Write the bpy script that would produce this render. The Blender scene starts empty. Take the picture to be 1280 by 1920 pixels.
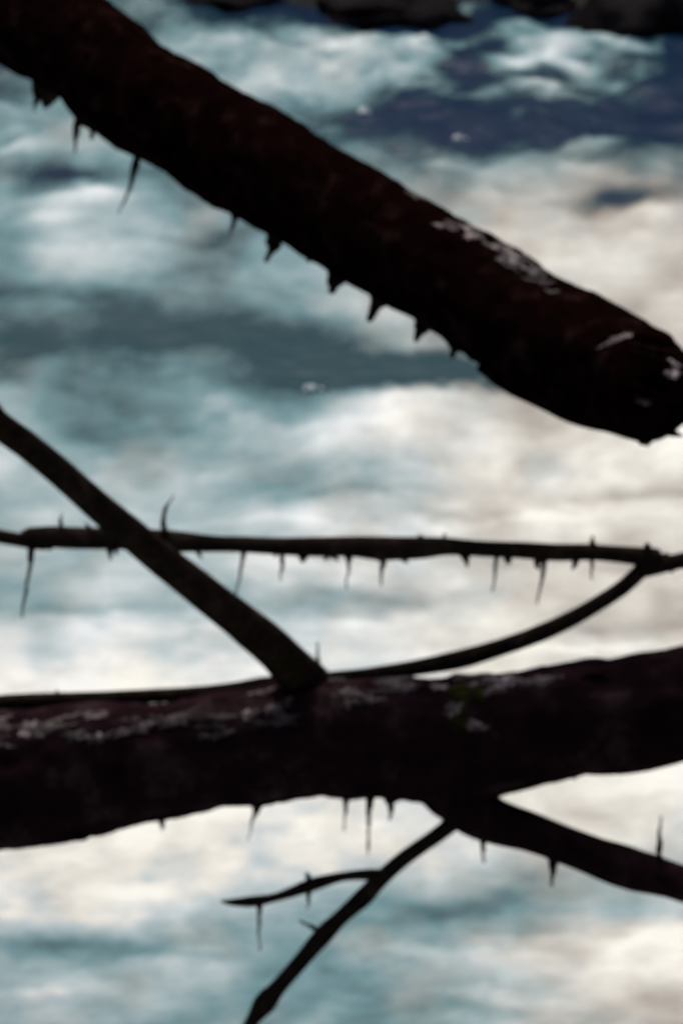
import bpy, math, random
import numpy as np
from mathutils import Vector, Matrix, noise
from mathutils.bvhtree import BVHTree

random.seed(7)
R = math.radians
sc = bpy.context.scene
COL = sc.collection

# ------------------------------------------------------------------ camera
CAM_H, PITCH, VFOV = 1.5, 20.0, 24.0
cam_data = bpy.data.cameras.new('camera')
cam_data.sensor_fit = 'VERTICAL'
cam_data.sensor_height = 24.0
cam_data.angle = R(VFOV)
cam_data.clip_start, cam_data.clip_end = 0.05, 2000
cam_data.dof.use_dof = True
cam_data.dof.focus_distance = 0.7
cam_data.dof.aperture_fstop = 19.0
cam = bpy.data.objects.new('camera', cam_data)
COL.objects.link(cam)
cam.location = (0, 0, CAM_H)
cam.rotation_euler = (R(90 - PITCH), 0, 0)
sc.camera = cam

# ------------------------------------------------------------------ sky and sun
SUN_EL, SUN_AZ = 58.0, -18.0            # azimuth measured from +Y towards +X
world = bpy.data.worlds.new('World')
sc.world = world
world.use_nodes = True
wn = world.node_tree
bg = wn.nodes['Background']
sky = wn.nodes.new('ShaderNodeTexSky')
sky.sky_type = 'NISHITA'
sky.sun_disc = False
sky.sun_elevation = R(SUN_EL)
sky.sun_rotation = R(SUN_AZ)
sky.air_density = 1.0
sky.dust_density = 4.0
sky.ozone_density = 0.6
wn.links.new(sky.outputs[0], bg.inputs['Color'])
bg.inputs['Strength'].default_value = 0.12

sun_d = bpy.data.lights.new('sun', 'SUN')
sun_d.energy = 1.4
sun_d.angle = R(16)
sun_d.color = (1.0, 0.96, 0.86)
sun = bpy.data.objects.new('sun', sun_d)
COL.objects.link(sun)
sv = Vector((math.sin(R(SUN_AZ)) * math.cos(R(SUN_EL)), math.cos(R(SUN_AZ)) * math.cos(R(SUN_EL)), math.sin(R(SUN_EL))))
sun.rotation_euler = sv.to_track_quat('Z', 'Y').to_euler()
sun.location = sv * 30

sc.view_settings.view_transform = 'Standard'
sc.view_settings.look = 'None'
sc.view_settings.gamma = 1
sc.view_settings.use_curve_mapping = False
sc.view_settings.exposure = 0.46
sc.render.engine = 'CYCLES'

# ------------------------------------------------------------------ measuring helpers
T = math.tan(R(VFOV / 2)) / 960.0       # tangent per photograph pixel
FWD = Vector((0, math.cos(R(PITCH)), -math.sin(R(PITCH))))
UP = Vector((0, math.sin(R(PITCH)), math.cos(R(PITCH))))
CAM = Vector((0, 0, CAM_H))

def ray(px, py):
    return FWD + Vector((1, 0, 0)) * ((px - 640) * T) + UP * ((960 - py) * T)

def at(px, py, Y):
    """a point in the place, Y metres out from the bank where the camera stands"""
    d = ray(px, py)
    return CAM + d * (Y / d.y)

def rad(py, rpx, Y):
    d = ray(640, py)
    return rpx * T * Y / d.y

def on_water(px, py):
    d = ray(px, py)
    return CAM + d * (CAM_H / -d.z)

# ------------------------------------------------------------------ materials
def mat(name):
    m = bpy.data.materials.new(name)
    m.use_nodes = True
    nt = m.node_tree
    return m, nt, nt.nodes['Principled BSDF']

def nd(nt, kind, **kw):
    n = nt.nodes.new(kind)
    for k, v in kw.items():
        setattr(n, k, v)
    return n

def ramp(nt, fac, stops):
    r = nd(nt, 'ShaderNodeValToRGB')
    while len(r.color_ramp.elements) < len(stops):
        r.color_ramp.elements.new(0.5)
    for e, (p, c) in zip(r.color_ramp.elements, stops):
        e.position = p
        e.color = (*c, 1)
    nt.links.new(fac, r.inputs[0])
    return r

def tex_noise(nt, scale, detail=6, rough=0.6, stretch=(1, 1, 1)):
    tc = nd(nt, 'ShaderNodeNewGeometry')
    mp = nd(nt, 'ShaderNodeMapping')
    mp.inputs['Scale'].default_value = stretch
    n = nd(nt, 'ShaderNodeTexNoise')
    n.inputs['Scale'].default_value = scale
    n.inputs['Detail'].default_value = detail
    n.inputs['Roughness'].default_value = rough
    nt.links.new(tc.outputs['Position'], mp.inputs['Vector'])
    nt.links.new(mp.outputs[0], n.inputs['Vector'])
    return n

def bump(nt, height, strength, dist):
    b = nd(nt, 'ShaderNodeBump')
    b.inputs['Strength'].default_value = strength
    b.inputs['Distance'].default_value = dist
    nt.links.new(height, b.inputs['Height'])
    return b

def bark_material(name, a, b, c, scale=38):
    m, nt, p = mat(name)
    n = tex_noise(nt, scale, 8, 0.65)
    r = ramp(nt, n.outputs['Fac'], [(0.3, a), (0.55, b), (0.75, c)])
    nt.links.new(r.outputs[0], p.inputs['Base Color'])
    n2 = tex_noise(nt, 150, 6, 0.7)
    rr = ramp(nt, n2.outputs['Fac'], [(0.3, (0.42,) * 3), (0.7, (0.8,) * 3)])
    nt.links.new(rr.outputs[0], p.inputs['Roughness'])
    bp = bump(nt, n2.outputs['Fac'], 0.7, 0.004)
    nt.links.new(bp.outputs[0], p.inputs['Normal'])
    p.inputs['Specular IOR Level'].default_value = 0.0
    return m

M = {}
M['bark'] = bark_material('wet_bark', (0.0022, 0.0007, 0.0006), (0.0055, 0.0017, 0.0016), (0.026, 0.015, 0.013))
M['grey_bark'] = bark_material('purple_brown_bark', (0.006, 0.0026, 0.0038), (0.018, 0.0085, 0.0108), (0.052, 0.034, 0.035), 30)
M['twig_bark'] = bark_material('twig_bark', (0.010, 0.0068, 0.006), (0.024, 0.0165, 0.0132), (0.056, 0.040, 0.031), 60)
M['moss'] = bark_material('moss', (0.008, 0.009, 0.003), (0.022, 0.022, 0.006), (0.045, 0.042, 0.012), 120)
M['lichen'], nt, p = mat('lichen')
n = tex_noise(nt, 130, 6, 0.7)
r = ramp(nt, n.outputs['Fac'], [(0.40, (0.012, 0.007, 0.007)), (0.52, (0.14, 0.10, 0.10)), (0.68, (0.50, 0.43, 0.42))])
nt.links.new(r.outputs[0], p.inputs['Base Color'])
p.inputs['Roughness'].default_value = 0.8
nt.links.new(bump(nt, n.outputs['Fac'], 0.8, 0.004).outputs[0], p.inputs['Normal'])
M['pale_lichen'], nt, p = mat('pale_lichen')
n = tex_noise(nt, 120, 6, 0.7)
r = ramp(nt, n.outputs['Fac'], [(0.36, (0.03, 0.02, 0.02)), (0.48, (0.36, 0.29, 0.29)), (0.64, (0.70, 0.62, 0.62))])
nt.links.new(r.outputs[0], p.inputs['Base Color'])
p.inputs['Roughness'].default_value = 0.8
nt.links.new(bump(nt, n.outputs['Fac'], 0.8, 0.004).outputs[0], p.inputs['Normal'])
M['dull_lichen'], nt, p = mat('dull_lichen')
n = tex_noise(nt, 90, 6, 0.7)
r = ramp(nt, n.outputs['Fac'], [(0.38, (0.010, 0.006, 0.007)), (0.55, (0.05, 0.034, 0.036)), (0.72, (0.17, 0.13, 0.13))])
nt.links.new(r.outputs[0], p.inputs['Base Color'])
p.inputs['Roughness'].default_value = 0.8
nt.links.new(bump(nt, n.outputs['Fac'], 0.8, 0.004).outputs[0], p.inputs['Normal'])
M['wood'], nt, p = mat('broken_wood')
n = tex_noise(nt, 60, 6, 0.7)
r = ramp(nt, n.outputs['Fac'], [(0.35, (0.008, 0.006, 0.006)), (0.65, (0.05, 0.038, 0.036))])
nt.links.new(r.outputs[0], p.inputs['Base Color'])
p.inputs['Roughness'].default_value = 0.7

M['rock'], nt, p = mat('wet_rock')
n = tex_noise(nt, 7, 8, 0.65)
r = ramp(nt, n.outputs['Fac'], [(0.3, (0.002, 0.0015, 0.0025)), (0.6, (0.006, 0.0042, 0.0058)), (0.8, (0.018, 0.013, 0.013))])
nt.links.new(r.outputs[0], p.inputs['Base Color'])
p.inputs['Roughness'].default_value = 0.6
p.inputs['Specular IOR Level'].default_value = 0.02
nt.links.new(bump(nt, n.outputs['Fac'], 0.8, 0.05).outputs[0], p.inputs['Normal'])

M['soil'], nt, p = mat('forest_soil')
n = tex_noise(nt, 2.5, 10, 0.7)
r = ramp(nt, n.outputs['Fac'], [(0.3, (0.014, 0.010, 0.007)), (0.55, (0.03, 0.026, 0.013)), (0.75, (0.04, 0.05, 0.018))])
nt.links.new(r.outputs[0], p.inputs['Base Color'])
p.inputs['Roughness'].default_value = 0.9
nt.links.new(bump(nt, n.outputs['Fac'], 1.0, 0.2).outputs[0], p.inputs['Normal'])

# water: clear dark stream, milky aerated water, white froth - mesh amounts include painted shading
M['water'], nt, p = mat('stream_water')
att = nd(nt, 'ShaderNodeAttribute', attribute_name='foam_shade')
deep = nd(nt, 'ShaderNodeAttribute', attribute_name='deep')
warm_tint = nd(nt, 'ShaderNodeAttribute', attribute_name='warm_tint')
def mix(fac, a, b):
    m = nd(nt, 'ShaderNodeMix', data_type='RGBA')
    nt.links.new(fac, m.inputs[0])
    for i, v in ((6, a), (7, b)):
        if isinstance(v, tuple):
            m.inputs[i].default_value = (*v, 1)
        else:
            nt.links.new(v, m.inputs[i])
    return m.outputs[2]
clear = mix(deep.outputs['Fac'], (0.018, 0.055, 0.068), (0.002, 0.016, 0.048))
aerated = mix(warm_tint.outputs['Fac'], (0.125, 0.238, 0.262), (0.268, 0.240, 0.210))
white = mix(warm_tint.outputs['Fac'], (0.76, 0.80, 0.81), (0.81, 0.815, 0.745))
nfine = tex_noise(nt, 26, 7, 0.62, (0.55, 1, 1))
add = nd(nt, 'ShaderNodeMath', operation='MULTIPLY_ADD')
nt.links.new(nfine.outputs['Fac'], add.inputs[0])
add.inputs[1].default_value = 0.12
add.inputs[2].default_value = -0.07
fsum = nd(nt, 'ShaderNodeMath', operation='ADD', use_clamp=True)
nt.links.new(att.outputs['Fac'], fsum.inputs[0])
nt.links.new(add.outputs[0], fsum.inputs[1])
lo = nd(nt, 'ShaderNodeMapRange')
nt.links.new(fsum.outputs[0], lo.inputs[0])
lo.inputs[2].default_value = 0.22
hi = nd(nt, 'ShaderNodeMapRange')
nt.links.new(fsum.outputs[0], hi.inputs[0])
hi.inputs[1].default_value = 0.22
water_col = mix(hi.outputs[0], mix(lo.outputs[0], clear, aerated), white)
nt.links.new(water_col, p.inputs['Base Color'])
rg = nd(nt, 'ShaderNodeMapRange')
nt.links.new(fsum.outputs[0], rg.inputs[0])
rg.inputs[1].default_value, rg.inputs[2].default_value = 0.0, 0.6
rg.inputs[3].default_value, rg.inputs[4].default_value = 0.22, 0.85
nt.links.new(rg.outputs[0], p.inputs['Roughness'])
p.inputs['IOR'].default_value = 1.33
p.inputs['Specular IOR Level'].default_value = 0.14
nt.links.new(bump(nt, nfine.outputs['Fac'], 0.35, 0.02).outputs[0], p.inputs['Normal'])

M['droplet'], nt, p = mat('splash_foam')
n = tex_noise(nt, 60, 4)
r = ramp(nt, n.outputs['Fac'], [(0.3, (0.6, 0.68, 0.72)), (0.7, (0.8, 0.85, 0.86))])
nt.links.new(r.outputs[0], p.inputs['Base Color'])
p.inputs['Roughness'].default_value = 0.3

# ------------------------------------------------------------------ object helpers
def empty(name, loc, label, cat, group=None):
    o = bpy.data.objects.new(name, None)
    o.empty_display_size = 0.1
    COL.objects.link(o)
    o.location = loc
    tag(o, label, cat, group)
    return o

def tag(o, label, cat, group=None):
    o['label'], o['category'] = label, cat
    if group:
        o['group'] = group

WL = {}
def obj(name, verts, faces, m, parent=None, smooth=True):
    base = Vector((0, 0, 0))
    if parent is not None:
        base = WL.get(parent.name, Vector(parent.location))
    me = bpy.data.meshes.new(name)
    me.from_pydata([tuple(Vector(v) - base) for v in verts], [], faces)
    me.materials.append(m)
    if smooth:
        me.polygons.foreach_set('use_smooth', [True] * len(me.polygons))
    o = bpy.data.objects.new(name, me)
    COL.objects.link(o)
    if parent is not None:
        o.parent = parent
    WL[o.name] = base
    return o

def catmull(pts, n):
    pts = [np.array(p, float) for p in pts]
    P = [2 * pts[0] - pts[1]] + pts + [2 * pts[-1] - pts[-2]]
    out = []
    for i in range(1, len(P) - 2):
        a, b, c, d = P[i - 1:i + 3]
        for k in range(n):
            t = k / n
            out.append(0.5 * (2 * b + (c - a) * t + (2 * a - 5 * b + 4 * c - d) * t * t + (3 * b - a - 3 * c + d) * t ** 3))
    out.append(pts[-1])
    return out

def tube(pts, n=10, seg=20, rough=0.08, freq=9.0, stretch=0.35, seed=0.0, fine=0.03, ends=True):
    """pts: (x, y, z, r); a knobbly tapering limb with bark ridges running along it"""
    c = catmull(pts, n)
    verts, faces = [], []
    up = Vector((0, 0.3, 1))
    s = 0.0
    for i, q in enumerate(c):
        p = Vector(q[:3])
        r_ = max(q[3], 0.0004)
        a = Vector(c[max(i - 1, 0)][:3])
        b = Vector(c[min(i + 1, len(c) - 1)][:3])
        tan = (b - a).normalized()
        if i:
            s += (p - Vector(c[i - 1][:3])).length
        x = up.cross(tan).normalized()
        y = tan.cross(x)
        rbar = max(r_, 0.012)
        for k in range(seg):
            th = 2 * math.pi * k / seg
            d = x * math.cos(th) + y * math.sin(th)
            ca, sa = math.cos(th), math.sin(th)
            v = Vector((ca * rbar * freq, sa * rbar * freq, s * freq * stretch)) * 6 + Vector((seed, seed * 1.7, 0))
            h = noise.fractal(v * 0.45, 1.0, 2.0, 3) * rough
            w = Vector((ca * 3.2, sa * 3.2, s * 7 + seed))
            h += (noise.ridged_multi_fractal(w * 1.7, 0.9, 2.1, 4, 1.0, 2.0) - 1.0) * fine
            v2 = Vector((s * 22 + seed, ca, sa))
            h += noise.noise(v2) * rough * 0.5
            verts.append(p + d * r_ * (1 + h))
    m = len(c)
    for i in range(m - 1):
        for k in range(seg):
            k2 = (k + 1) % seg
            faces.append((i * seg + k, i * seg + k2, (i + 1) * seg + k2, (i + 1) * seg + k))
    if ends:
        faces.append(tuple(reversed(range(seg))))
        faces.append(tuple((m - 1) * seg + k for k in range(seg)))
    return verts, faces

def limb(spec):
    """spec: (px, py, r_px, Y) measured on the photograph"""
    out = []
    for px, py, r_, Y in spec:
        p = at(px, py, Y)
        out.append((*p, rad(py, r_, Y)))
    return out

def stub(parent, m, pts, name='twig_stub', seg=7, seed=None):
    if name == 'twig_stub':
        if parent.name != 'fallen_log':
            pts = [(a, b, c * (0.8 if i == 0 else 0.55), Y) for i, (a, b, c, Y) in enumerate(pts)]
        q = []
        for i, (px, py, r_, Y) in enumerate(pts):
            q.append((px, py, r_ * (1.15 if i == 0 else 1.0), Y))
            if i + 1 < len(pts):
                b = pts[i + 1]
                for t in (0.34, 0.67):
                    rr = (r_ * (1 - t) ** 1.5 + b[2] * (1 - (1 - t) ** 1.5)) * random.uniform(0.75, 1.1)
                    q.append((px + (b[0] - px) * t + random.uniform(-2, 2), py + (b[1] - py) * t, rr, Y + random.uniform(-0.006, 0.006)))
        pts = q
    v, f = tube(limb(pts), n=4, seg=seg, rough=0.3, seed=random.random() * 50 if seed is None else seed)
    return obj(name, v, f, m, parent)

def bvh_of(v, f):
    return BVHTree.FromPolygons([Vector(x) for x in v], f)

def patch(parent, tree, px, py, w, h, m, name, thick=0.35, rot=0.0, seed=0):
    """a crusty raised patch sitting on the bark where the ray meets it"""
    hit = tree.ray_cast(CAM, ray(px, py).normalized())
    if hit[0] is None:
        return None
    p, nrm = hit[0], hit[1]
    k = T * (p - CAM).dot(FWD)
    tx = Vector((1, 0, 0))
    tx = (tx - nrm * tx.dot(nrm)).normalized()
    ty = nrm.cross(tx)
    cr, sr = math.cos(rot), math.sin(rot)
    tx, ty = tx * cr + ty * sr, ty * cr - tx * sr
    fore = max(abs(nrm.dot((CAM - p).normalized())), 0.35)
    verts, faces = [], []
    NR, NS = 8, 36
    verts.append(p + nrm * (min(w, h) * k * thick * 0.5))
    for i in range(1, NR + 1):
        for j in range(NS):
            th = 2 * math.pi * j / NS
            e = max(0.15, 0.9 + 1.0 * noise.fractal(Vector((math.cos(th) * 1.9 + seed, math.sin(th) * 1.9, seed * 0.7)), 0.8, 2, 4))
            q = i / NR
            a = tx * (math.cos(th) * w * k * 0.5 * e * q) + ty * (math.sin(th) * h * k * 0.5 / fore * e * q)
            z = min(w, h) * k * 0.5 * thick * (1 - q ** 2.5) + 0.0012 * noise.noise(Vector((a * 260)) + Vector((seed, 0, 0)))
            if i == NR:
                z = -0.003
            pos = p + a
            loc, n2, _, _ = tree.find_nearest(pos)
            verts.append((loc if loc is not None else pos) + nrm * z)
    for j in range(NS):
        faces.append((0, 1 + j, 1 + (j + 1) % NS))
    for i in range(NR - 1):
        for j in range(NS):
            a0 = 1 + i * NS
            faces.append((a0 + j, a0 + NS + j, a0 + NS + (j + 1) % NS, a0 + (j + 1) % NS))
    return obj(name, verts, faces, m, parent)

# ------------------------------------------------------------------ numpy noise for the big sheets
def vnoise(x, y, seed=0):
    xi, yi = np.floor(x).astype(np.int64), np.floor(y).astype(np.int64)
    fx, fy = x - xi, y - yi
    fx, fy = fx ** 3 * (fx * (fx * 6 - 15) + 10), fy ** 3 * (fy * (fy * 6 - 15) + 10)
    def hsh(a, b):
        h = (a * 374761393 + b * 668265263 + seed * 1442695041) & 0xFFFFFFFF
        h = ((h ^ (h >> 13)) * 1274126177) & 0xFFFFFFFF
        return ((h ^ (h >> 16)) & 0xFFFF) / 65535.0
    a, b, c, d = hsh(xi, yi), hsh(xi + 1, yi), hsh(xi, yi + 1), hsh(xi + 1, yi + 1)
    return (a * (1 - fx) + b * fx) * (1 - fy) + (c * (1 - fx) + d * fx) * fy - 0.5

def fbm(x, y, octv=4, seed=0, gain=0.5):
    s, a = np.zeros_like(x), 1.0
    for i in range(octv):
        s += a * vnoise(x, y, seed + i * 17)
        x, y, a = x * 2.03 + 3.1, y * 2.03 + 7.7, a * gain
    return s

def grid_mesh(name, X, Y, Z, m, attrs=None):
    ny, nx = X.shape
    me = bpy.data.meshes.new(name)
    co = np.stack([X, Y, Z], -1).reshape(-1, 3).astype(np.float32)
    i = np.arange(ny * nx).reshape(ny, nx)
    q = np.stack([i[:-1, :-1], i[:-1, 1:], i[1:, 1:], i[1:, :-1]], -1).reshape(-1, 4).astype(np.int32)
    me.vertices.add(len(co))
    me.vertices.foreach_set('co', co.ravel())
    me.loops.add(q.size)
    me.loops.foreach_set('vertex_index', q.ravel())
    me.polygons.add(len(q))
    me.polygons.foreach_set('loop_start', np.arange(0, q.size, 4, dtype=np.int32))
    me.polygons.foreach_set('use_smooth', np.ones(len(q), dtype=bool))
    me.update(calc_edges=True)
    me.materials.append(m)
    for k, v in (attrs or {}).items():
        a = me.attributes.new(k, 'FLOAT', 'POINT')
        a.data.foreach_set('value', v.ravel().astype(np.float32))
    o = bpy.data.objects.new(name, me)
    COL.objects.link(o)
    o['kind'] = 'structure'
    return o

# ------------------------------------------------------------------ river banks, and an added slope that blocks sky light
def axis(lo, hi, n, p=2.2):
    u = np.linspace(-1, 1, n)
    v = np.sign(u) * np.abs(u) ** p
    return np.where(v < 0, -v * lo, v * hi)
gx = axis(-220, 220, 220, 3.0)
gy = axis(-220, 240, 240, 2.6)
GX, GY = np.meshgrid(gx, gy)
side = np.abs(GX + 0.5 * fbm(GX * 0.4, GY * 0.4, 3, 5)) - 1.95
far = GY - 10.6 + 0.8 * fbm(GX * 0.7, GY * 0.1, 3, 9)
d = np.maximum(side, far)
sky_block = -GY - 2.2 + 0.8 * fbm(GX * 0.3, GY * 0.2, 3, 11)  # unseen steep hillside behind the camera, added to darken the logs
d = np.maximum(d, sky_block * 0.9)
GZ = -0.4 + np.clip(d, 0, 1.3) * 1.6 + np.clip(d - 1.3, 0, 30) * (0.55 + 0.75 * np.clip(-GY / 4 + 0.3, 0, 1)) + np.where(d > 0, 1, 0.2) * 0.35 * fbm(GX * 0.9, GY * 0.9, 4, 2)  # slopes steepen behind the camera to cut light from the sky
grid_mesh('ground', GX, GY, GZ, M['soil'])

# ------------------------------------------------------------------ the stream: white, milky or clear, with shading painted into its tones
COLS = np.linspace(0, 1280, 11)
TAB = [  # brightness of the stream, its light and shade included
 (-60, [110, 100, 110, 60, 45, 35, 40, 60, 45, 40, 30]),
 (0,   [120, 120, 125, 70, 55, 45, 40, 85, 60, 45, 35]),
 (80,  [130, 130, 130, 135, 160, 192, 185, 120, 125, 130, 60]),
 (160, [135, 135, 135, 150, 172, 160, 110, 85, 110, 95, 60]),
 (240, [160, 150, 140, 140, 130, 112, 75, 62, 45, 32, 40]),
 (320, [135, 112, 112, 130, 130, 115, 130, 150, 172, 140, 120]),
 (400, [132, 172, 165, 140, 130, 130, 150, 180, 198, 158, 170]),
 (480, [150, 192, 168, 142, 150, 160, 170, 185, 195, 205, 195]),
 (560, [105, 160, 130, 115, 142, 172, 180, 180, 185, 195, 190]),
 (620, [88, 108, 92, 90, 92, 112, 165, 170, 175, 180, 180]),
 (700, [100, 120, 118, 110, 92, 80, 80, 90, 130, 170, 180]),
 (760, [165, 122, 126, 132, 132, 190, 206, 210, 160, 190, 200]),
 (840, [175, 150, 142, 150, 152, 200, 211, 210, 210, 226, 230]),
 (920, [190, 172, 186, 176, 160, 165, 190, 205, 200, 205, 190]),
 (980, [188, 188, 188, 180, 190, 200, 200, 206, 216, 226, 215]),
 (1080,[160, 172, 190, 210, 215, 206, 200, 206, 215, 202, 200]),
 (1140,[175, 175, 186, 190, 180, 186, 206, 216, 210, 196, 190]),
 (1200,[202, 215, 212, 220, 218, 216, 220, 220, 210, 202, 190]),
 (1280,[240, 240, 242, 244, 240, 232, 228, 225, 225, 225, 225]),
 (1400,[235, 235, 238, 238, 235, 235, 230, 225, 228, 232, 240]),
 (1480,[228, 230, 235, 236, 236, 236, 226, 225, 230, 238, 245]),
 (1560,[225, 230, 235, 235, 235, 236, 222, 215, 225, 216, 205]),
 (1640,[225, 230, 233, 230, 225, 206, 214, 182, 150, 170, 190]),
 (1700,[214, 220, 224, 192, 172, 168, 136, 130, 146, 170, 190]),
 (1760,[140, 140, 150, 150, 150, 150, 150, 180, 180, 190, 238]),
 (1820,[150, 178, 165, 170, 150, 150, 185, 190, 195, 224, 235]),
 (1880,[155, 165, 155, 140, 140, 140, 165, 185, 205, 210, 190]),
 (1960,[150, 150, 150, 150, 145, 145, 160, 180, 190, 195, 185]),
]
# single streaks: (px, py, half length, half width, tilt in degrees, change in tone)
STREAKS = [
 (340, 605, 380, 30, 9, -34), (780, 705, 180, 20, 5, -34), (730, 212, 110, 34, 12, -34), (60, 650, 90, 45, 0, -18), (660, 800, 130, 40, 0, 16),
 (690, 45, 150, 14, 2, -60), (790, 18, 90, 14, 0, -40), (980, 110, 90, 14, -8, 55), (1080, 120, 75, 16, 25, 45), (990, 150, 60, 8, 5, 60),
 (1000, 185, 70, 9, 0, -40), (900, 130, 60, 10, 20, -40), (860, 95, 50, 10, 25, -25), (1180, 90, 60, 9, 10, 50),
 (1010, 35, 60, 10, 0, 40), (900, 15, 40, 8, 0, 50), (1120, 60, 70, 10, 5, -45), (960, 205, 50, 8, 3, 45), (1100, 40, 30, 6, 0, 60),
 (1200, 215, 130, 30, 2, -45), (1060, 235, 120, 20, 4, -35), (800, 190, 70, 26, 20, -30), (880, 95, 40, 40, 30, -25), (1120, 275, 70, 9, -5, 45), (1160, 375, 90, 16, -3, -55), (1120, 330, 90, 14, 15, 25), (1200, 410, 90, 12, 0, 35),
 (120, 325, 75, 16, 2, -50), (180, 375, 60, 12, -4, 45), (40, 270, 90, 10, -4, 40), (90, 410, 60, 10, 0, 30),
 (300, 450, 120, 14, 8, -18), (420, 440, 60, 16, -20, -25), (150, 565, 150, 16, 4, -20), (420, 625, 250, 20, 5, -18), (650, 690, 200, 20, 6, -18),
 (160, 690, 90, 24, 12, 22), (260, 660, 60, 14, 0, 22), (860, 720, 130, 14, 2, -45), (800, 655, 60, 12, 3, 40), (880, 680, 60, 10, 0, 45),
 (230, 760, 130, 20, 15, -22), (230, 820, 120, 14, -5, -20), (480, 790, 120, 22, 25, 20), (520, 900, 110, 18, -6, -18), (330, 880, 90, 18, 12, 20),
 (1180, 925, 140, 15, -2, -30), (840, 965, 80, 9, 0, -25), (650, 930, 110, 10, -3, -22), (1000, 975, 220, 8, 1, 16), (620, 990, 300, 7, 1, 22),
 (150, 1140, 170, 14, 0, -26), (700, 1115, 140, 16, 1, -42), (650, 1170, 160, 14, -3, 22), (250, 1200, 160, 14, -2, 14), (560, 1060, 140, 12, 2, 18),
 (1200, 1180, 120, 12, -5, -20), (1100, 1225, 160, 9, -5, 40), (120, 1210, 80, 20, 5, -10),
 (120, 1640, 120, 20, -4, -14), (300, 1670, 110, 16, 5, 10), (100, 1760, 170, 18, 4, -28), (280, 1765, 120, 14, -10, -22), (330, 1800, 80, 14, 5, 26), (60, 1850, 90, 14, -6, 30),
 (400, 1765, 60, 12, 0, 20), (190, 1840, 60, 20, 20, 20), (860, 1690, 150, 18, -6, -26), (760, 1725, 100, 14, -8, -22), (760, 1790, 110, 14, 4, 28), (1000, 1790, 150, 16, -6, 12),
 (980, 1740, 110, 10, -2, -16), (1200, 1770, 90, 22, -22, 40), (900, 1865, 110, 10, 2, 24), (820, 1890, 120, 14, 2, -20), (1180, 1890, 100, 18, -12, -24), (560, 1880, 90, 26, -40, -12),
 (1240, 1460, 120, 20, -10, 18), (1100, 1520, 90, 12, 12, -12), (880, 1600, 60, 30, 10, 20),
]
nx, ny = 640, 660
u = np.linspace(-1, 1, nx)
wx = 7.0 * (0.13 * u + 0.87 * u ** 5)
wy = np.concatenate([np.linspace(-220, -8, 10)[:-1], np.linspace(-8, 1.6, 50)[:-1], 1 / np.linspace(1 / 1.6, 1 / 14.0, ny)])
WX, WY = np.meshgrid(wx, wy)
# bearing and dip of each water point from the camera station, in photograph pixels
yy = np.maximum(WY, 1.45)
dep = yy * math.cos(R(PITCH)) + CAM_H * math.sin(R(PITCH))
PX = 640 + WX / dep / T
PY = 960 - (yy * math.sin(R(PITCH)) - CAM_H * math.cos(R(PITCH))) / dep / T
# the flow bends every outline
calm = 0.35 + 0.65 * np.clip((PY - 200) / 300, 0, 1)
wpx = PX + 42 * calm * fbm(PX / 150, PY / 60, 4, 31) + 10 * fbm(PX / 30, PY / 14, 3, 33)
wpy = PY + 26 * calm * fbm(PX / 170, PY / 70, 4, 32) + 7 * fbm(PX / 40, PY / 16, 3, 34)
rows = np.array([t[0] for t in TAB], float)
tab = np.array([t[1] for t in TAB], float)
def sample(px, py):
    cx = np.clip(px / 128.0, 0, 9.999)
    ri = np.clip(np.searchsorted(rows, py) - 1, 0, len(rows) - 2)
    fy = np.clip((py - rows[ri]) / (rows[ri + 1] - rows[ri]), 0, 1)
    ci = cx.astype(int)
    fx = cx - ci
    fx, fy = fx * fx * (3 - 2 * fx), fy * fy * (3 - 2 * fy)
    return (tab[ri, ci] * (1 - fx) + tab[ri, ci + 1] * fx) * (1 - fy) + (tab[ri + 1, ci] * (1 - fx) + tab[ri + 1, ci + 1] * fx) * fy
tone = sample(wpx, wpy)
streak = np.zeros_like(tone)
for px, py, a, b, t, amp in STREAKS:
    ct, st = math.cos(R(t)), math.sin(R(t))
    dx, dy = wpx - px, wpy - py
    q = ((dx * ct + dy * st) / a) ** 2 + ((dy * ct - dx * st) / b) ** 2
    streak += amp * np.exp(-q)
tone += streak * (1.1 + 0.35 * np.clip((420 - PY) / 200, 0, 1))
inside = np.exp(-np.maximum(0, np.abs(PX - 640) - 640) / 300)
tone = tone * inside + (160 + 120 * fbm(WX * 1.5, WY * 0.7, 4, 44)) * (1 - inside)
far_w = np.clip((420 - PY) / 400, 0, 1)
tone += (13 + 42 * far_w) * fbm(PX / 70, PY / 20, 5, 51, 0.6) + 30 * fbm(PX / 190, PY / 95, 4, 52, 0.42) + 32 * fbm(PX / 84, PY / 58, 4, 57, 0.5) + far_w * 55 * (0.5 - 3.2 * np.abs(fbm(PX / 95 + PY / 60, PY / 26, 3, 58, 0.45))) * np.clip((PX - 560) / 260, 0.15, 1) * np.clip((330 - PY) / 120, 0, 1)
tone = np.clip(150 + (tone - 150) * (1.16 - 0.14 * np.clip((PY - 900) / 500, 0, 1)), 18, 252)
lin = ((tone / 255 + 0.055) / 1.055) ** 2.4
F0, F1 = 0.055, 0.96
foam_shade = np.clip((lin - F0) / (F1 - F0), 0, 1)  # froth density with the stream's light and shade painted in
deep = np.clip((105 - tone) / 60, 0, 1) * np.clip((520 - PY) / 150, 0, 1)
warm = np.clip((wpx - 560) / 400, 0, 1) * np.clip((wpy - 250) / 120, 0, 1) * np.clip((1700 - wpy) / 200, 0, 1)
warm = np.maximum(warm, np.clip((tone - 205) / 30, 0, 1) * np.clip((wpy - 1150) / 200, 0, 1))
warm = np.maximum(warm, np.clip((wpx - 900) / 250, 0, 1) * np.clip((wpy - 1700) / 60, 0, 1))
warm_tint = np.clip(warm + 0.6 * fbm(PX / 130, PY / 80, 3, 61), 0, 1)  # warmer tint towards the right and over bright lower water
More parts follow.
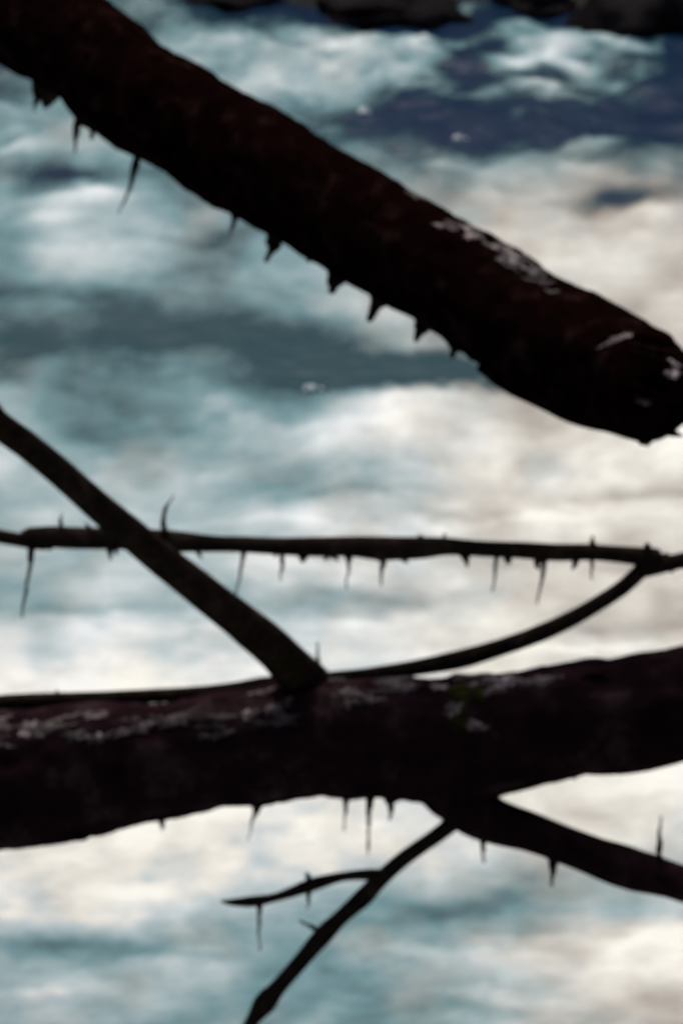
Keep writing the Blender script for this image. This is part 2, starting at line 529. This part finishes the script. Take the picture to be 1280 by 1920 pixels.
scale = np.clip(WY / 4, 0.5, 2.2)
WZ = scale * (0.016 * fbm(WX * 3.2, WY * 1.8, 4, 71) + 0.010 * (foam_shade - 0.4)) + 0.02 * fbm(WX * 0.9, WY * 0.6, 3, 72)
WZ += far_w * 0.05 * fbm(PX / 110, PY / 26, 3, 73)
grid_mesh('water', WX, WY, WZ, M['water'], {'foam_shade': foam_shade, 'deep': deep, 'warm_tint': warm_tint})

# ------------------------------------------------------------------ boulders at the far edge of the stream
def boulder(px, py, w, h, dpt, label, seed):
    b = on_water(px, py)
    k = (b - CAM).dot(FWD) * T
    W_, H_, D_ = w * k, h * k * 1.05, dpt
    verts, faces = [], []
    NR, NS = 14, 30
    for i in range(NR + 1):
        ph = -0.5 + (math.pi / 2 + 0.5) * i / NR
        for j in range(NS):
            th = 2 * math.pi * j / NS
            n = Vector((math.cos(th) * math.cos(ph), math.sin(th) * math.cos(ph), math.sin(ph)))
            s = 1 + 0.3 * noise.fractal(n * 1.3 + Vector((seed, 0, 0)), 1, 2, 4)
            verts.append(b + Vector((n.x * W_ / 2 * s, n.y * D_ / 2 * s + D_ * 0.35, n.z * H_ * s)))
    for i in range(NR):
        for j in range(NS):
            faces.append((i * NS + j, i * NS + (j + 1) % NS, (i + 1) * NS + (j + 1) % NS, (i + 1) * NS + j))
    faces.append(tuple(NR * NS + j for j in range(NS)))
    o = obj('boulder', verts, faces, M['rock'])
    tag(o, label, 'boulder', 'dark boulders along the far edge of the stream')
    return o
boulder(735, 40, 280, 46, 0.5, 'low dark boulder at the top edge above the white streak of water', 3.1)
boulder(1200, 66, 230, 90, 0.7, 'tall brown black boulder in the top right corner of the stream', 8.4)
boulder(1010, 18, 150, 40, 0.5, 'small dark boulder to the left of the corner boulder among ripples', 12.9)
boulder(450, 8, 190, 24, 0.5, 'flat dark boulder at the top edge just right of the upper log', 17.3)

# ------------------------------------------------------------------ upper log
UL = [(-3.4, 5.9, 1.62, 0.17), (-2.2, 4.75, 1.47, 0.135), (-1.2, 3.55, 1.28, 0.095)]
ul_spec = [(0, 15, 100, 2.60), (250, 170, 103, 2.42), (520, 331, 103, 2.24), (850, 520, 103, 2.02), (1000, 620, 106, 1.93), (1100, 668, 107, 1.87), (1190, 709, 103, 1.82), (1230, 733, 90, 1.79), (1256, 748, 66, 1.775), (1268, 756, 30, 1.77)]
upper = empty('fallen_log', UL[0][:3], 'thick black log slanting across the top, its broken end at the right edge', 'log', 'logs fallen across the stream')
v, f = tube(UL + limb(ul_spec), n=40, seg=56, rough=0.09, fine=0.06, seed=2.0)
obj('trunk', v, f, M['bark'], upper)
ub = bvh_of(v, f)
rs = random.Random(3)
for i in range(34):  # lichen strip hugging the upper edge, also painting in its pale rim light
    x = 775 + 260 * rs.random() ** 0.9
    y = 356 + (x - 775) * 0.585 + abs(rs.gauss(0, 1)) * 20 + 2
    patch(upper, ub, x, y, rs.uniform(14, 60), rs.uniform(4, 11), M['lichen' if i % 3 == 0 else 'dull_lichen'], 'lichen_glint_patch', 0.25, -0.53 + rs.uniform(-0.2, 0.2), 100 + i * 3.3)
# the swollen grey underside just before the broken end
v, f = tube(limb([(900, 690, 8, 1.99), (960, 705, 36, 1.95), (1050, 735, 44, 1.89), (1140, 765, 44, 1.84), (1215, 790, 40, 1.80), (1275, 775, 22, 1.77)]), n=12, seg=24, rough=0.14, seed=9.0)
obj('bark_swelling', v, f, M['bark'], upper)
# splinters of the broken end
rs = random.Random(12)
for i in range(17):
    t = i / 16
    x0, y0 = 1218 + rs.uniform(-14, 14), 640 + 155 * t
    ln = rs.uniform(30, 75) * (1 - 0.3 * abs(t - 0.5))
    r0 = rs.uniform(6, 13)
    dy = rs.uniform(-8, 16) + 8
    Ys = 1.80 + rs.uniform(-0.03, 0.05) - 0.02 * math.sin(math.pi * t)
    stub(upper, M['bark'], [(x0 - 30, y0 - 12, r0 * 1.2, Ys), (x0 + ln * 0.5, y0 + dy * 0.5, r0, Ys - 0.008), (x0 + ln, y0 + dy, r0 * 0.15, Ys - 0.016)], 'splinter', 9)
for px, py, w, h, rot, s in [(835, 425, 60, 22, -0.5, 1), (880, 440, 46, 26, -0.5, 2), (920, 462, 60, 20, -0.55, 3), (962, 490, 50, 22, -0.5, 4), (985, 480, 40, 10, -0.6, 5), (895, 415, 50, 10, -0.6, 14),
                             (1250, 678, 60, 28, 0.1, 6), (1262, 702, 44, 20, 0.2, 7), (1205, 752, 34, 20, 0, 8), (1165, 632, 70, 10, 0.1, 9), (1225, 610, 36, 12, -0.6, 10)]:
    patch(upper, ub, px, py, w * (1.0 if px > 1100 else 0.8), h * (1.0 if px > 1100 else 0.55), M['pale_lichen' if px > 1220 else 'lichen'], 'lichen_glint_patch', 0.3, rot, s * 3.7)
for pts in [
    [(148, 215, 13, 2.50), (144, 250, 9, 2.5), (140, 285, 3, 2.5)],
    [(268, 270, 18, 2.42), (254, 310, 12, 2.42), (246, 345, 6, 2.42), (236, 372, 4, 2.42), (222, 400, 2, 2.42)],
    [(520, 430, 20, 2.24), (512, 462, 11, 2.24), (498, 490, 3, 2.24)],
    [(442, 395, 16, 2.29), (436, 425, 6, 2.29), (432, 440, 2, 2.29)],
    [(645, 490, 22, 2.15), (632, 520, 13, 2.15), (620, 548, 4, 2.15)],
    [(730, 520, 22, 2.09), (712, 560, 15, 2.09), (692, 600, 5, 2.09)],
    [(802, 580, 18, 2.05), (790, 612, 10, 2.05), (778, 638, 3, 2.05)],
    [(866, 620, 22, 2.01), (856, 648, 12, 2.01), (848, 668, 4, 2.01)],
    [(586, 455, 18, 2.19), (580, 478, 8, 2.19), (576, 490, 3, 2.19)],
    [(70, 165, 14, 2.55), (66, 192, 6, 2.55), (64, 210, 2, 2.55)],
    [(1205, 800, 26, 1.80), (1208, 822, 16, 1.80), (1212, 832, 6, 1.80)]]:
    k = 1.45 if 480 < pts[0][0] < 900 else 0.75 if pts[0][0] < 480 else 1.0
    stub(upper, M['twig_bark'], [(a, b, c * (k if i else min(k, 1.2)), Y) for i, (a, b, c, Y) in enumerate(pts)])

# ------------------------------------------------------------------ lower log
ll_spec = [(0, 1460, 127, 1.90), (150, 1440, 122, 1.90), (300, 1424, 112, 1.90), (470, 1400, 110, 1.90), (640, 1384, 111, 1.90), (760, 1384, 116, 1.90), (860, 1388, 124, 1.90), (950, 1372, 114, 1.90), (1100, 1345, 106, 1.90), (1280, 1320, 106, 1.90)]
LLl = [(-2.9, 1.6, 0.25, 0.11), (-1.8, 1.75, 0.40, 0.085), (-0.9, 1.86, 0.52, 0.065)]
LLr = [(0.9, 1.95, 0.74, 0.048), (1.8, 2.05, 0.86, 0.042), (2.8, 2.1, 0.98, 0.036)]
lower = empty('fallen_log', LLl[0][:3], 'forked dark log lying level across the lower half with pale lichen on top', 'log', 'logs fallen across the stream')
v, f = tube(LLl + limb(ll_spec) + LLr, n=34, seg=56, rough=0.08, fine=0.06, seed=14.0)
obj('trunk', v, f, M['grey_bark'], lower)
lb = bvh_of(v, f)
v, f = tube([(-1.05, 1.25, 1.42, 0.004), (-0.75, 1.42, 1.21, 0.008)] + limb([(-260, 600, 20, 1.64), (0, 797, 26, 1.73), (65, 846, 26, 1.75), (180, 945, 28, 1.77), (300, 1046, 31, 1.80), (400, 1124, 34, 1.82), (500, 1206, 38, 1.865), (542, 1248, 39, 1.90), (600, 1308, 44, 1.935)]), n=20, seg=26, rough=0.09, seed=21.0)
rs = random.Random(5)
for i in range(46):
    x = rs.uniform(-5, 540) if i < 30 else rs.uniform(620, 1020)
    y = (1368 - 0.06 * x if i < 30 else 1290) + rs.gauss(0, 20)
    patch(lower, lb, x, y, rs.uniform(14, 90), rs.uniform(6, 17), M['lichen' if i % 5 == 0 else 'dull_lichen'], 'lichen_glint_patch', 0.25, 0.08 + rs.uniform(-0.25, 0.25), 300 + i * 3.3)
br = obj('branch', v, f, M['twig_bark'], lower)
br['label'] = 'straight side branch slanting up to the left edge'
bb = bvh_of(v, f)
v, f = tube(limb([(800, 1420, 70, 1.90), (860, 1480, 66, 1.88), (905, 1528, 48, 1.865), (1000, 1563, 37, 1.84), (1100, 1600, 36, 1.81), (1180, 1628, 39, 1.79), (1290, 1660, 34, 1.76), (1500, 1740, 32, 1.70)]) + [(0.75, 1.62, 0.16, 0.014), (1.05, 1.58, -0.05, 0.01)], n=18, seg=28, rough=0.08, seed=27.0)
br2 = obj('branch', v, f, M['grey_bark'], lower)
br2['label'] = 'side branch forking down to the right edge'
v, f = tube(limb([(870, 1515, 22, 1.87), (838, 1550, 16, 1.86), (760, 1608, 15, 1.85), (712, 1650, 15, 1.84), (682, 1682, 17, 1.835), (640, 1720, 14, 1.83), (604, 1755, 18, 1.825), (562, 1804, 15, 1.82), (522, 1850, 16, 1.815), (496, 1881, 21, 1.81), (472, 1916, 13, 1.805), (440, 1975, 13, 1.80), (400, 2060, 7, 1.79), (370, 2120, 2, 1.78)]), n=10, seg=14, rough=0.16, seed=33.0)
tw = obj('twig', v, f, M['twig_bark'], lower)
tw['label'] = 'thin twig hanging down to the left with a fork'
stub(tw, M['twig_bark'], [(722, 1640, 12, 1.842), (690, 1640, 11, 1.842), (640, 1645, 9, 1.84), (582, 1660, 13, 1.84), (520, 1681, 9, 1.84), (474, 1690, 11, 1.84), (436, 1692, 7, 1.84), (414, 1690, 2, 1.84)], 'side_twig', 10)
for pts in [
    [(485, 1690, 8, 1.84), (486, 1735, 6, 1.84), (487, 1782, 3, 1.84)],
    [(576, 1640, 5, 1.84), (578, 1658, 9, 1.84), (578, 1680, 7, 1.84), (576, 1702, 3, 1.84)],
    [(606, 1752, 14, 1.825), (585, 1738, 8, 1.825), (562, 1726, 4, 1.825)]]:
    stub(tw, M['twig_bark'], pts)
for pts in [
    [(482, 1505, 16, 1.90), (474, 1535, 6, 1.90), (464, 1575, 2, 1.90)],
    [(650, 1485, 12, 1.90), (648, 1520, 6, 1.90), (645, 1556, 3, 1.90)],
    [(694, 1485, 16, 1.90), (691, 1530, 9, 1.90), (690, 1590, 6, 1.90), (688, 1604, 2, 1.9)],
    [(732, 1490, 20, 1.90), (732, 1515, 11, 1.90), (730, 1536, 4, 1.90)],
    [(305, 1520, 20, 1.90), (304, 1545, 9, 1.90), (303, 1556, 3, 1.90)],
    [(1076, 1430, 20, 1.90), (1076, 1452, 9, 1.90), (1076, 1462, 3, 1.90)],
    [(1040, 1590, 24, 1.83), (1036, 1630, 12, 1.83), (1034, 1662, 4, 1.83)],
    [(1236, 1635, 14, 1.775), (1236, 1580, 9, 1.775), (1238, 1530, 3, 1.775)],
    [(906, 1560, 18, 1.865), (906, 1592, 9, 1.865), (905, 1618, 3, 1.865)],
    [(598, 1275, 12, 1.92), (597, 1240, 7, 1.92), (594, 1205, 3, 1.92)],
    [(105, 1330, 12, 1.94), (106, 1306, 10, 1.94), (108, 1296, 5, 1.94)]]:
    stub(lower, M['twig_bark'], pts)
for px, py, w, h, rot, s in [(55, 1362, 40, 24, 0, 1), (165, 1340, 60, 18, 0.1, 2), (140, 1380, 44, 22, 0.1, 3), (188, 1384, 46, 20, 0.1, 4), (230, 1374, 50, 22, 0.2, 5), (272, 1362, 50, 22, 0.3, 6), (340, 1352, 110, 18, 0.08, 7), (400, 1346, 70, 16, 0, 8),
                             (466, 1340, 30, 26, 0.2, 9), (512, 1332, 44, 22, -0.3, 10), (500, 1296, 70, 14, 0.2, 11), (660, 1300, 40, 30, 0.7, 12), (655, 1320, 28, 18, 0.3, 13),
                             (750, 1290, 60, 18, 0, 14), (890, 1284, 40, 20, 0.1, 15), (945, 1276, 60, 20, 0.2, 16), (895, 1362, 44, 26, 0.1, 17), (850, 1330, 40, 24, 0.4, 18), (1010, 1280, 70, 14, 0.1, 19), (4, 1350, 46, 30, 0, 20), (820, 1288, 50, 10, 0, 21)]:  # patch at the far left edge stands in for white water glimpsed there
    patch(lower, lb, px, py, w, h, M['lichen' if s not in (7, 8, 14, 19) else 'dull_lichen'], 'lichen_glint_patch', 0.3, rot, s * 5.3)
for px, py, w, h, rot, s, tr in [(535, 1240, 70, 30, -0.6, 1, bb), (560, 1262, 60, 26, -0.6, 2, bb), (875, 1300, 60, 60, 0, 3, lb), (860, 1345, 40, 50, 0, 4, lb)]:
    patch(lower, tr, px, py, w, h, M['moss'], 'moss_patch', 0.18, rot, s * 2.9)

# ------------------------------------------------------------------ thin branch behind the lower log
thin_spec = [(-20, 1000, 13, 1.93), (55, 1003, 14, 1.93), (105, 1006, 19, 1.93), (200, 1009, 20, 1.93), (300, 1014, 18, 1.93), (400, 1020, 14, 1.93), (500, 1023, 15, 1.93), (560, 1024, 16, 1.93), (650, 1026, 16, 1.93), (720, 1029, 18, 1.93), (800, 1026, 16, 1.93), (835, 1025, 14, 1.93), (900, 1029, 13, 1.93), (1000, 1033, 14, 1.93), (1110, 1036, 15, 1.93), (1225, 1043, 16, 1.93), (1300, 1047, 16, 1.93)]
thin = empty('dead_branch', (2.9, 2.2, 1.0), 'thin spiky branch running level from edge to edge above the lower log', 'branch')
v, f = tube([(-1.3, 1.7, 0.93, 0.002), (-0.8, 1.86, 0.915, 0.004)] + limb([(a, b, c * 1.12, Y) for a, b, c, Y in thin_spec]) + [(0.8, 1.97, 0.87, 0.009), (1.8, 2.1, 0.93, 0.013), (2.9, 2.2, 1.0, 0.018)], n=14, seg=16, rough=0.26, seed=41.0)
obj('stem', v, f, M['twig_bark'], thin)
v, f = tube(limb([(1255, 1044, 9, 1.93), (1215, 1058, 15, 1.93), (1170, 1098, 16, 1.93), (1120, 1132, 16, 1.93), (1060, 1166, 16, 1.93), (1000, 1192, 17, 1.93), (930, 1216, 18, 1.935), (860, 1236, 18, 1.935), (780, 1252, 15, 1.935), (690, 1264, 13, 1.935), (600, 1272, 11, 1.935), (500, 1280, 11, 1.94), (440, 1290, 11, 1.94), (370, 1300, 13, 1.935), (240, 1307, 14, 1.935), (110, 1314, 16, 1.935), (0, 1317, 14, 1.935), (-120, 1325, 10, 1.955), (-400, 1340, 3, 1.955)]), n=9, seg=14, rough=0.13, seed=47.0)
fork = obj('side_branch', v, f, M['twig_bark'], thin)
fork['label'] = 'curved side branch lying along the top of the log'
for pts in [
    [(62, 1008, 16, 1.93), (58, 1060, 8, 1.93), (50, 1110, 6, 1.93), (42, 1158, 3, 1.93)],
    [(458, 1022, 10, 1.93), (452, 1065, 6, 1.93), (442, 1118, 3, 1.93)],
    [(532, 1026, 14, 1.93), (529, 1052, 8, 1.93), (526, 1088, 3, 1.93)],
    [(654, 1028, 18, 1.93), (653, 1056, 8, 1.93), (650, 1104, 3, 1.93)],
    [(722, 1030, 22, 1.93), (718, 1058, 12, 1.93), (714, 1100, 3, 1.93)],
    [(562, 1030, 16, 1.93), (566, 1046, 8, 1.93), (568, 1054, 4, 1.93)],
    [(932, 1030, 12, 1.93), (928, 1058, 7, 1.93), (922, 1110, 3, 1.93)],
    [(1024, 1034, 13, 1.93), (1018, 1070, 8, 1.93), (1006, 1132, 3, 1.93)],
    [(1110, 1036, 11, 1.93), (1110, 1060, 7, 1.93), (1109, 1086, 3, 1.93)],
    [(1110, 1036, 15, 1.93), (1110, 1018, 9, 1.93), (1110, 1006, 4, 1.93)],
    [(832, 1026, 14, 1.93), (833, 1010, 6, 1.93), (834, 1002, 4, 1.93)],
    [(308, 1012, 14, 1.93), (306, 980, 9, 1.93), (312, 950, 6, 1.93), (326, 928, 2, 1.93)],
    [(206, 1012, 16, 1.93), (207, 1036, 10, 1.93), (208, 1048, 5, 1.93)],
    [(112, 1000, 14, 1.93), (114, 978, 6, 1.93), (116, 962, 2, 1.93)],
    [(172, 1005, 16, 1.93), (168, 990, 8, 1.93), (160, 978, 2, 1.93)]]:
    stub(thin, M['twig_bark'], pts)

rs = random.Random(21)
for i in range(26):
    x = rs.uniform(10, 1270)
    y = 1002 + x * 0.034
    up_ = -1 if rs.random() < 0.12 else 1
    stub(thin, M['twig_bark'], [(x, y + 4 * up_, rs.uniform(9, 15), 1.928), (x + rs.uniform(-5, 3), y + up_ * rs.uniform(17, 22), 6, 1.928), (x + rs.uniform(-9, 5), y + up_ * rs.uniform(23, 32), 2, 1.928)], 'bark_nub')
for i in range(18):
    x = rs.uniform(20, 1090)
    y = 135 + x * 0.562 + 14 * math.sin(x * 0.011)
    Yh = 2.6 - x * 0.00064
    stub(upper, M['twig_bark'], [(x + 6, y - 34, rs.uniform(16, 30), Yh), (x, y - 8, rs.uniform(8, 14), Yh), (x - rs.uniform(2, 9), y + rs.uniform(2, 16), 3, Yh)], 'bark_nub')

# ------------------------------------------------------------------ splashes thrown up by the current
def splash(px, py, rpx, label, seed):
    b = on_water(px, py)
    k = (b - CAM).dot(FWD) * T
    r_ = rpx * k * 0.62
    verts, faces = [], []
    rs = random.Random(seed)
    for q in range(9):
        c = b + Vector((rs.gauss(0, 1) * r_, rs.gauss(0, 1) * r_, abs(rs.gauss(0.3, 0.5)) * r_)) * (0 if q == 0 else 1)
        g = r_ * (0.75 if q == 0 else rs.uniform(0.2, 0.5))
        o0 = len(verts)
        for i in range(9):
            ph = -math.pi / 2 + math.pi * i / 8
            for j in range(12):
                th = 2 * math.pi * j / 12
                n = Vector((math.cos(th) * math.cos(ph), math.sin(th) * math.cos(ph), math.sin(ph)))
                s = 1 + 0.5 * noise.fractal(n * 1.5 + Vector((seed + q, 0, 0)), 1, 2, 3)
                verts.append(c + Vector((n.x * g * 1.7 * s, n.y * g * 1.5 * s, n.z * g * 0.8 * s + g * 0.4)))
        for i in range(8):
            for j in range(12):
                faces.append((o0 + i * 12 + j, o0 + i * 12 + (j + 1) % 12, o0 + (i + 1) * 12 + (j + 1) % 12, o0 + (i + 1) * 12 + j))
    o = obj('splash', verts, faces, M['droplet'])
    tag(o, label, 'splash', 'bright splashes on the stream')
splash(684, 213, 13, 'larger white splash on dark blue water just above the upper log', 1)
splash(858, 262, 10, 'small white splash on dark blue water, right of the larger one', 2)
splash(580, 732, 11, 'lone white splash on teal water between the two logs', 3)
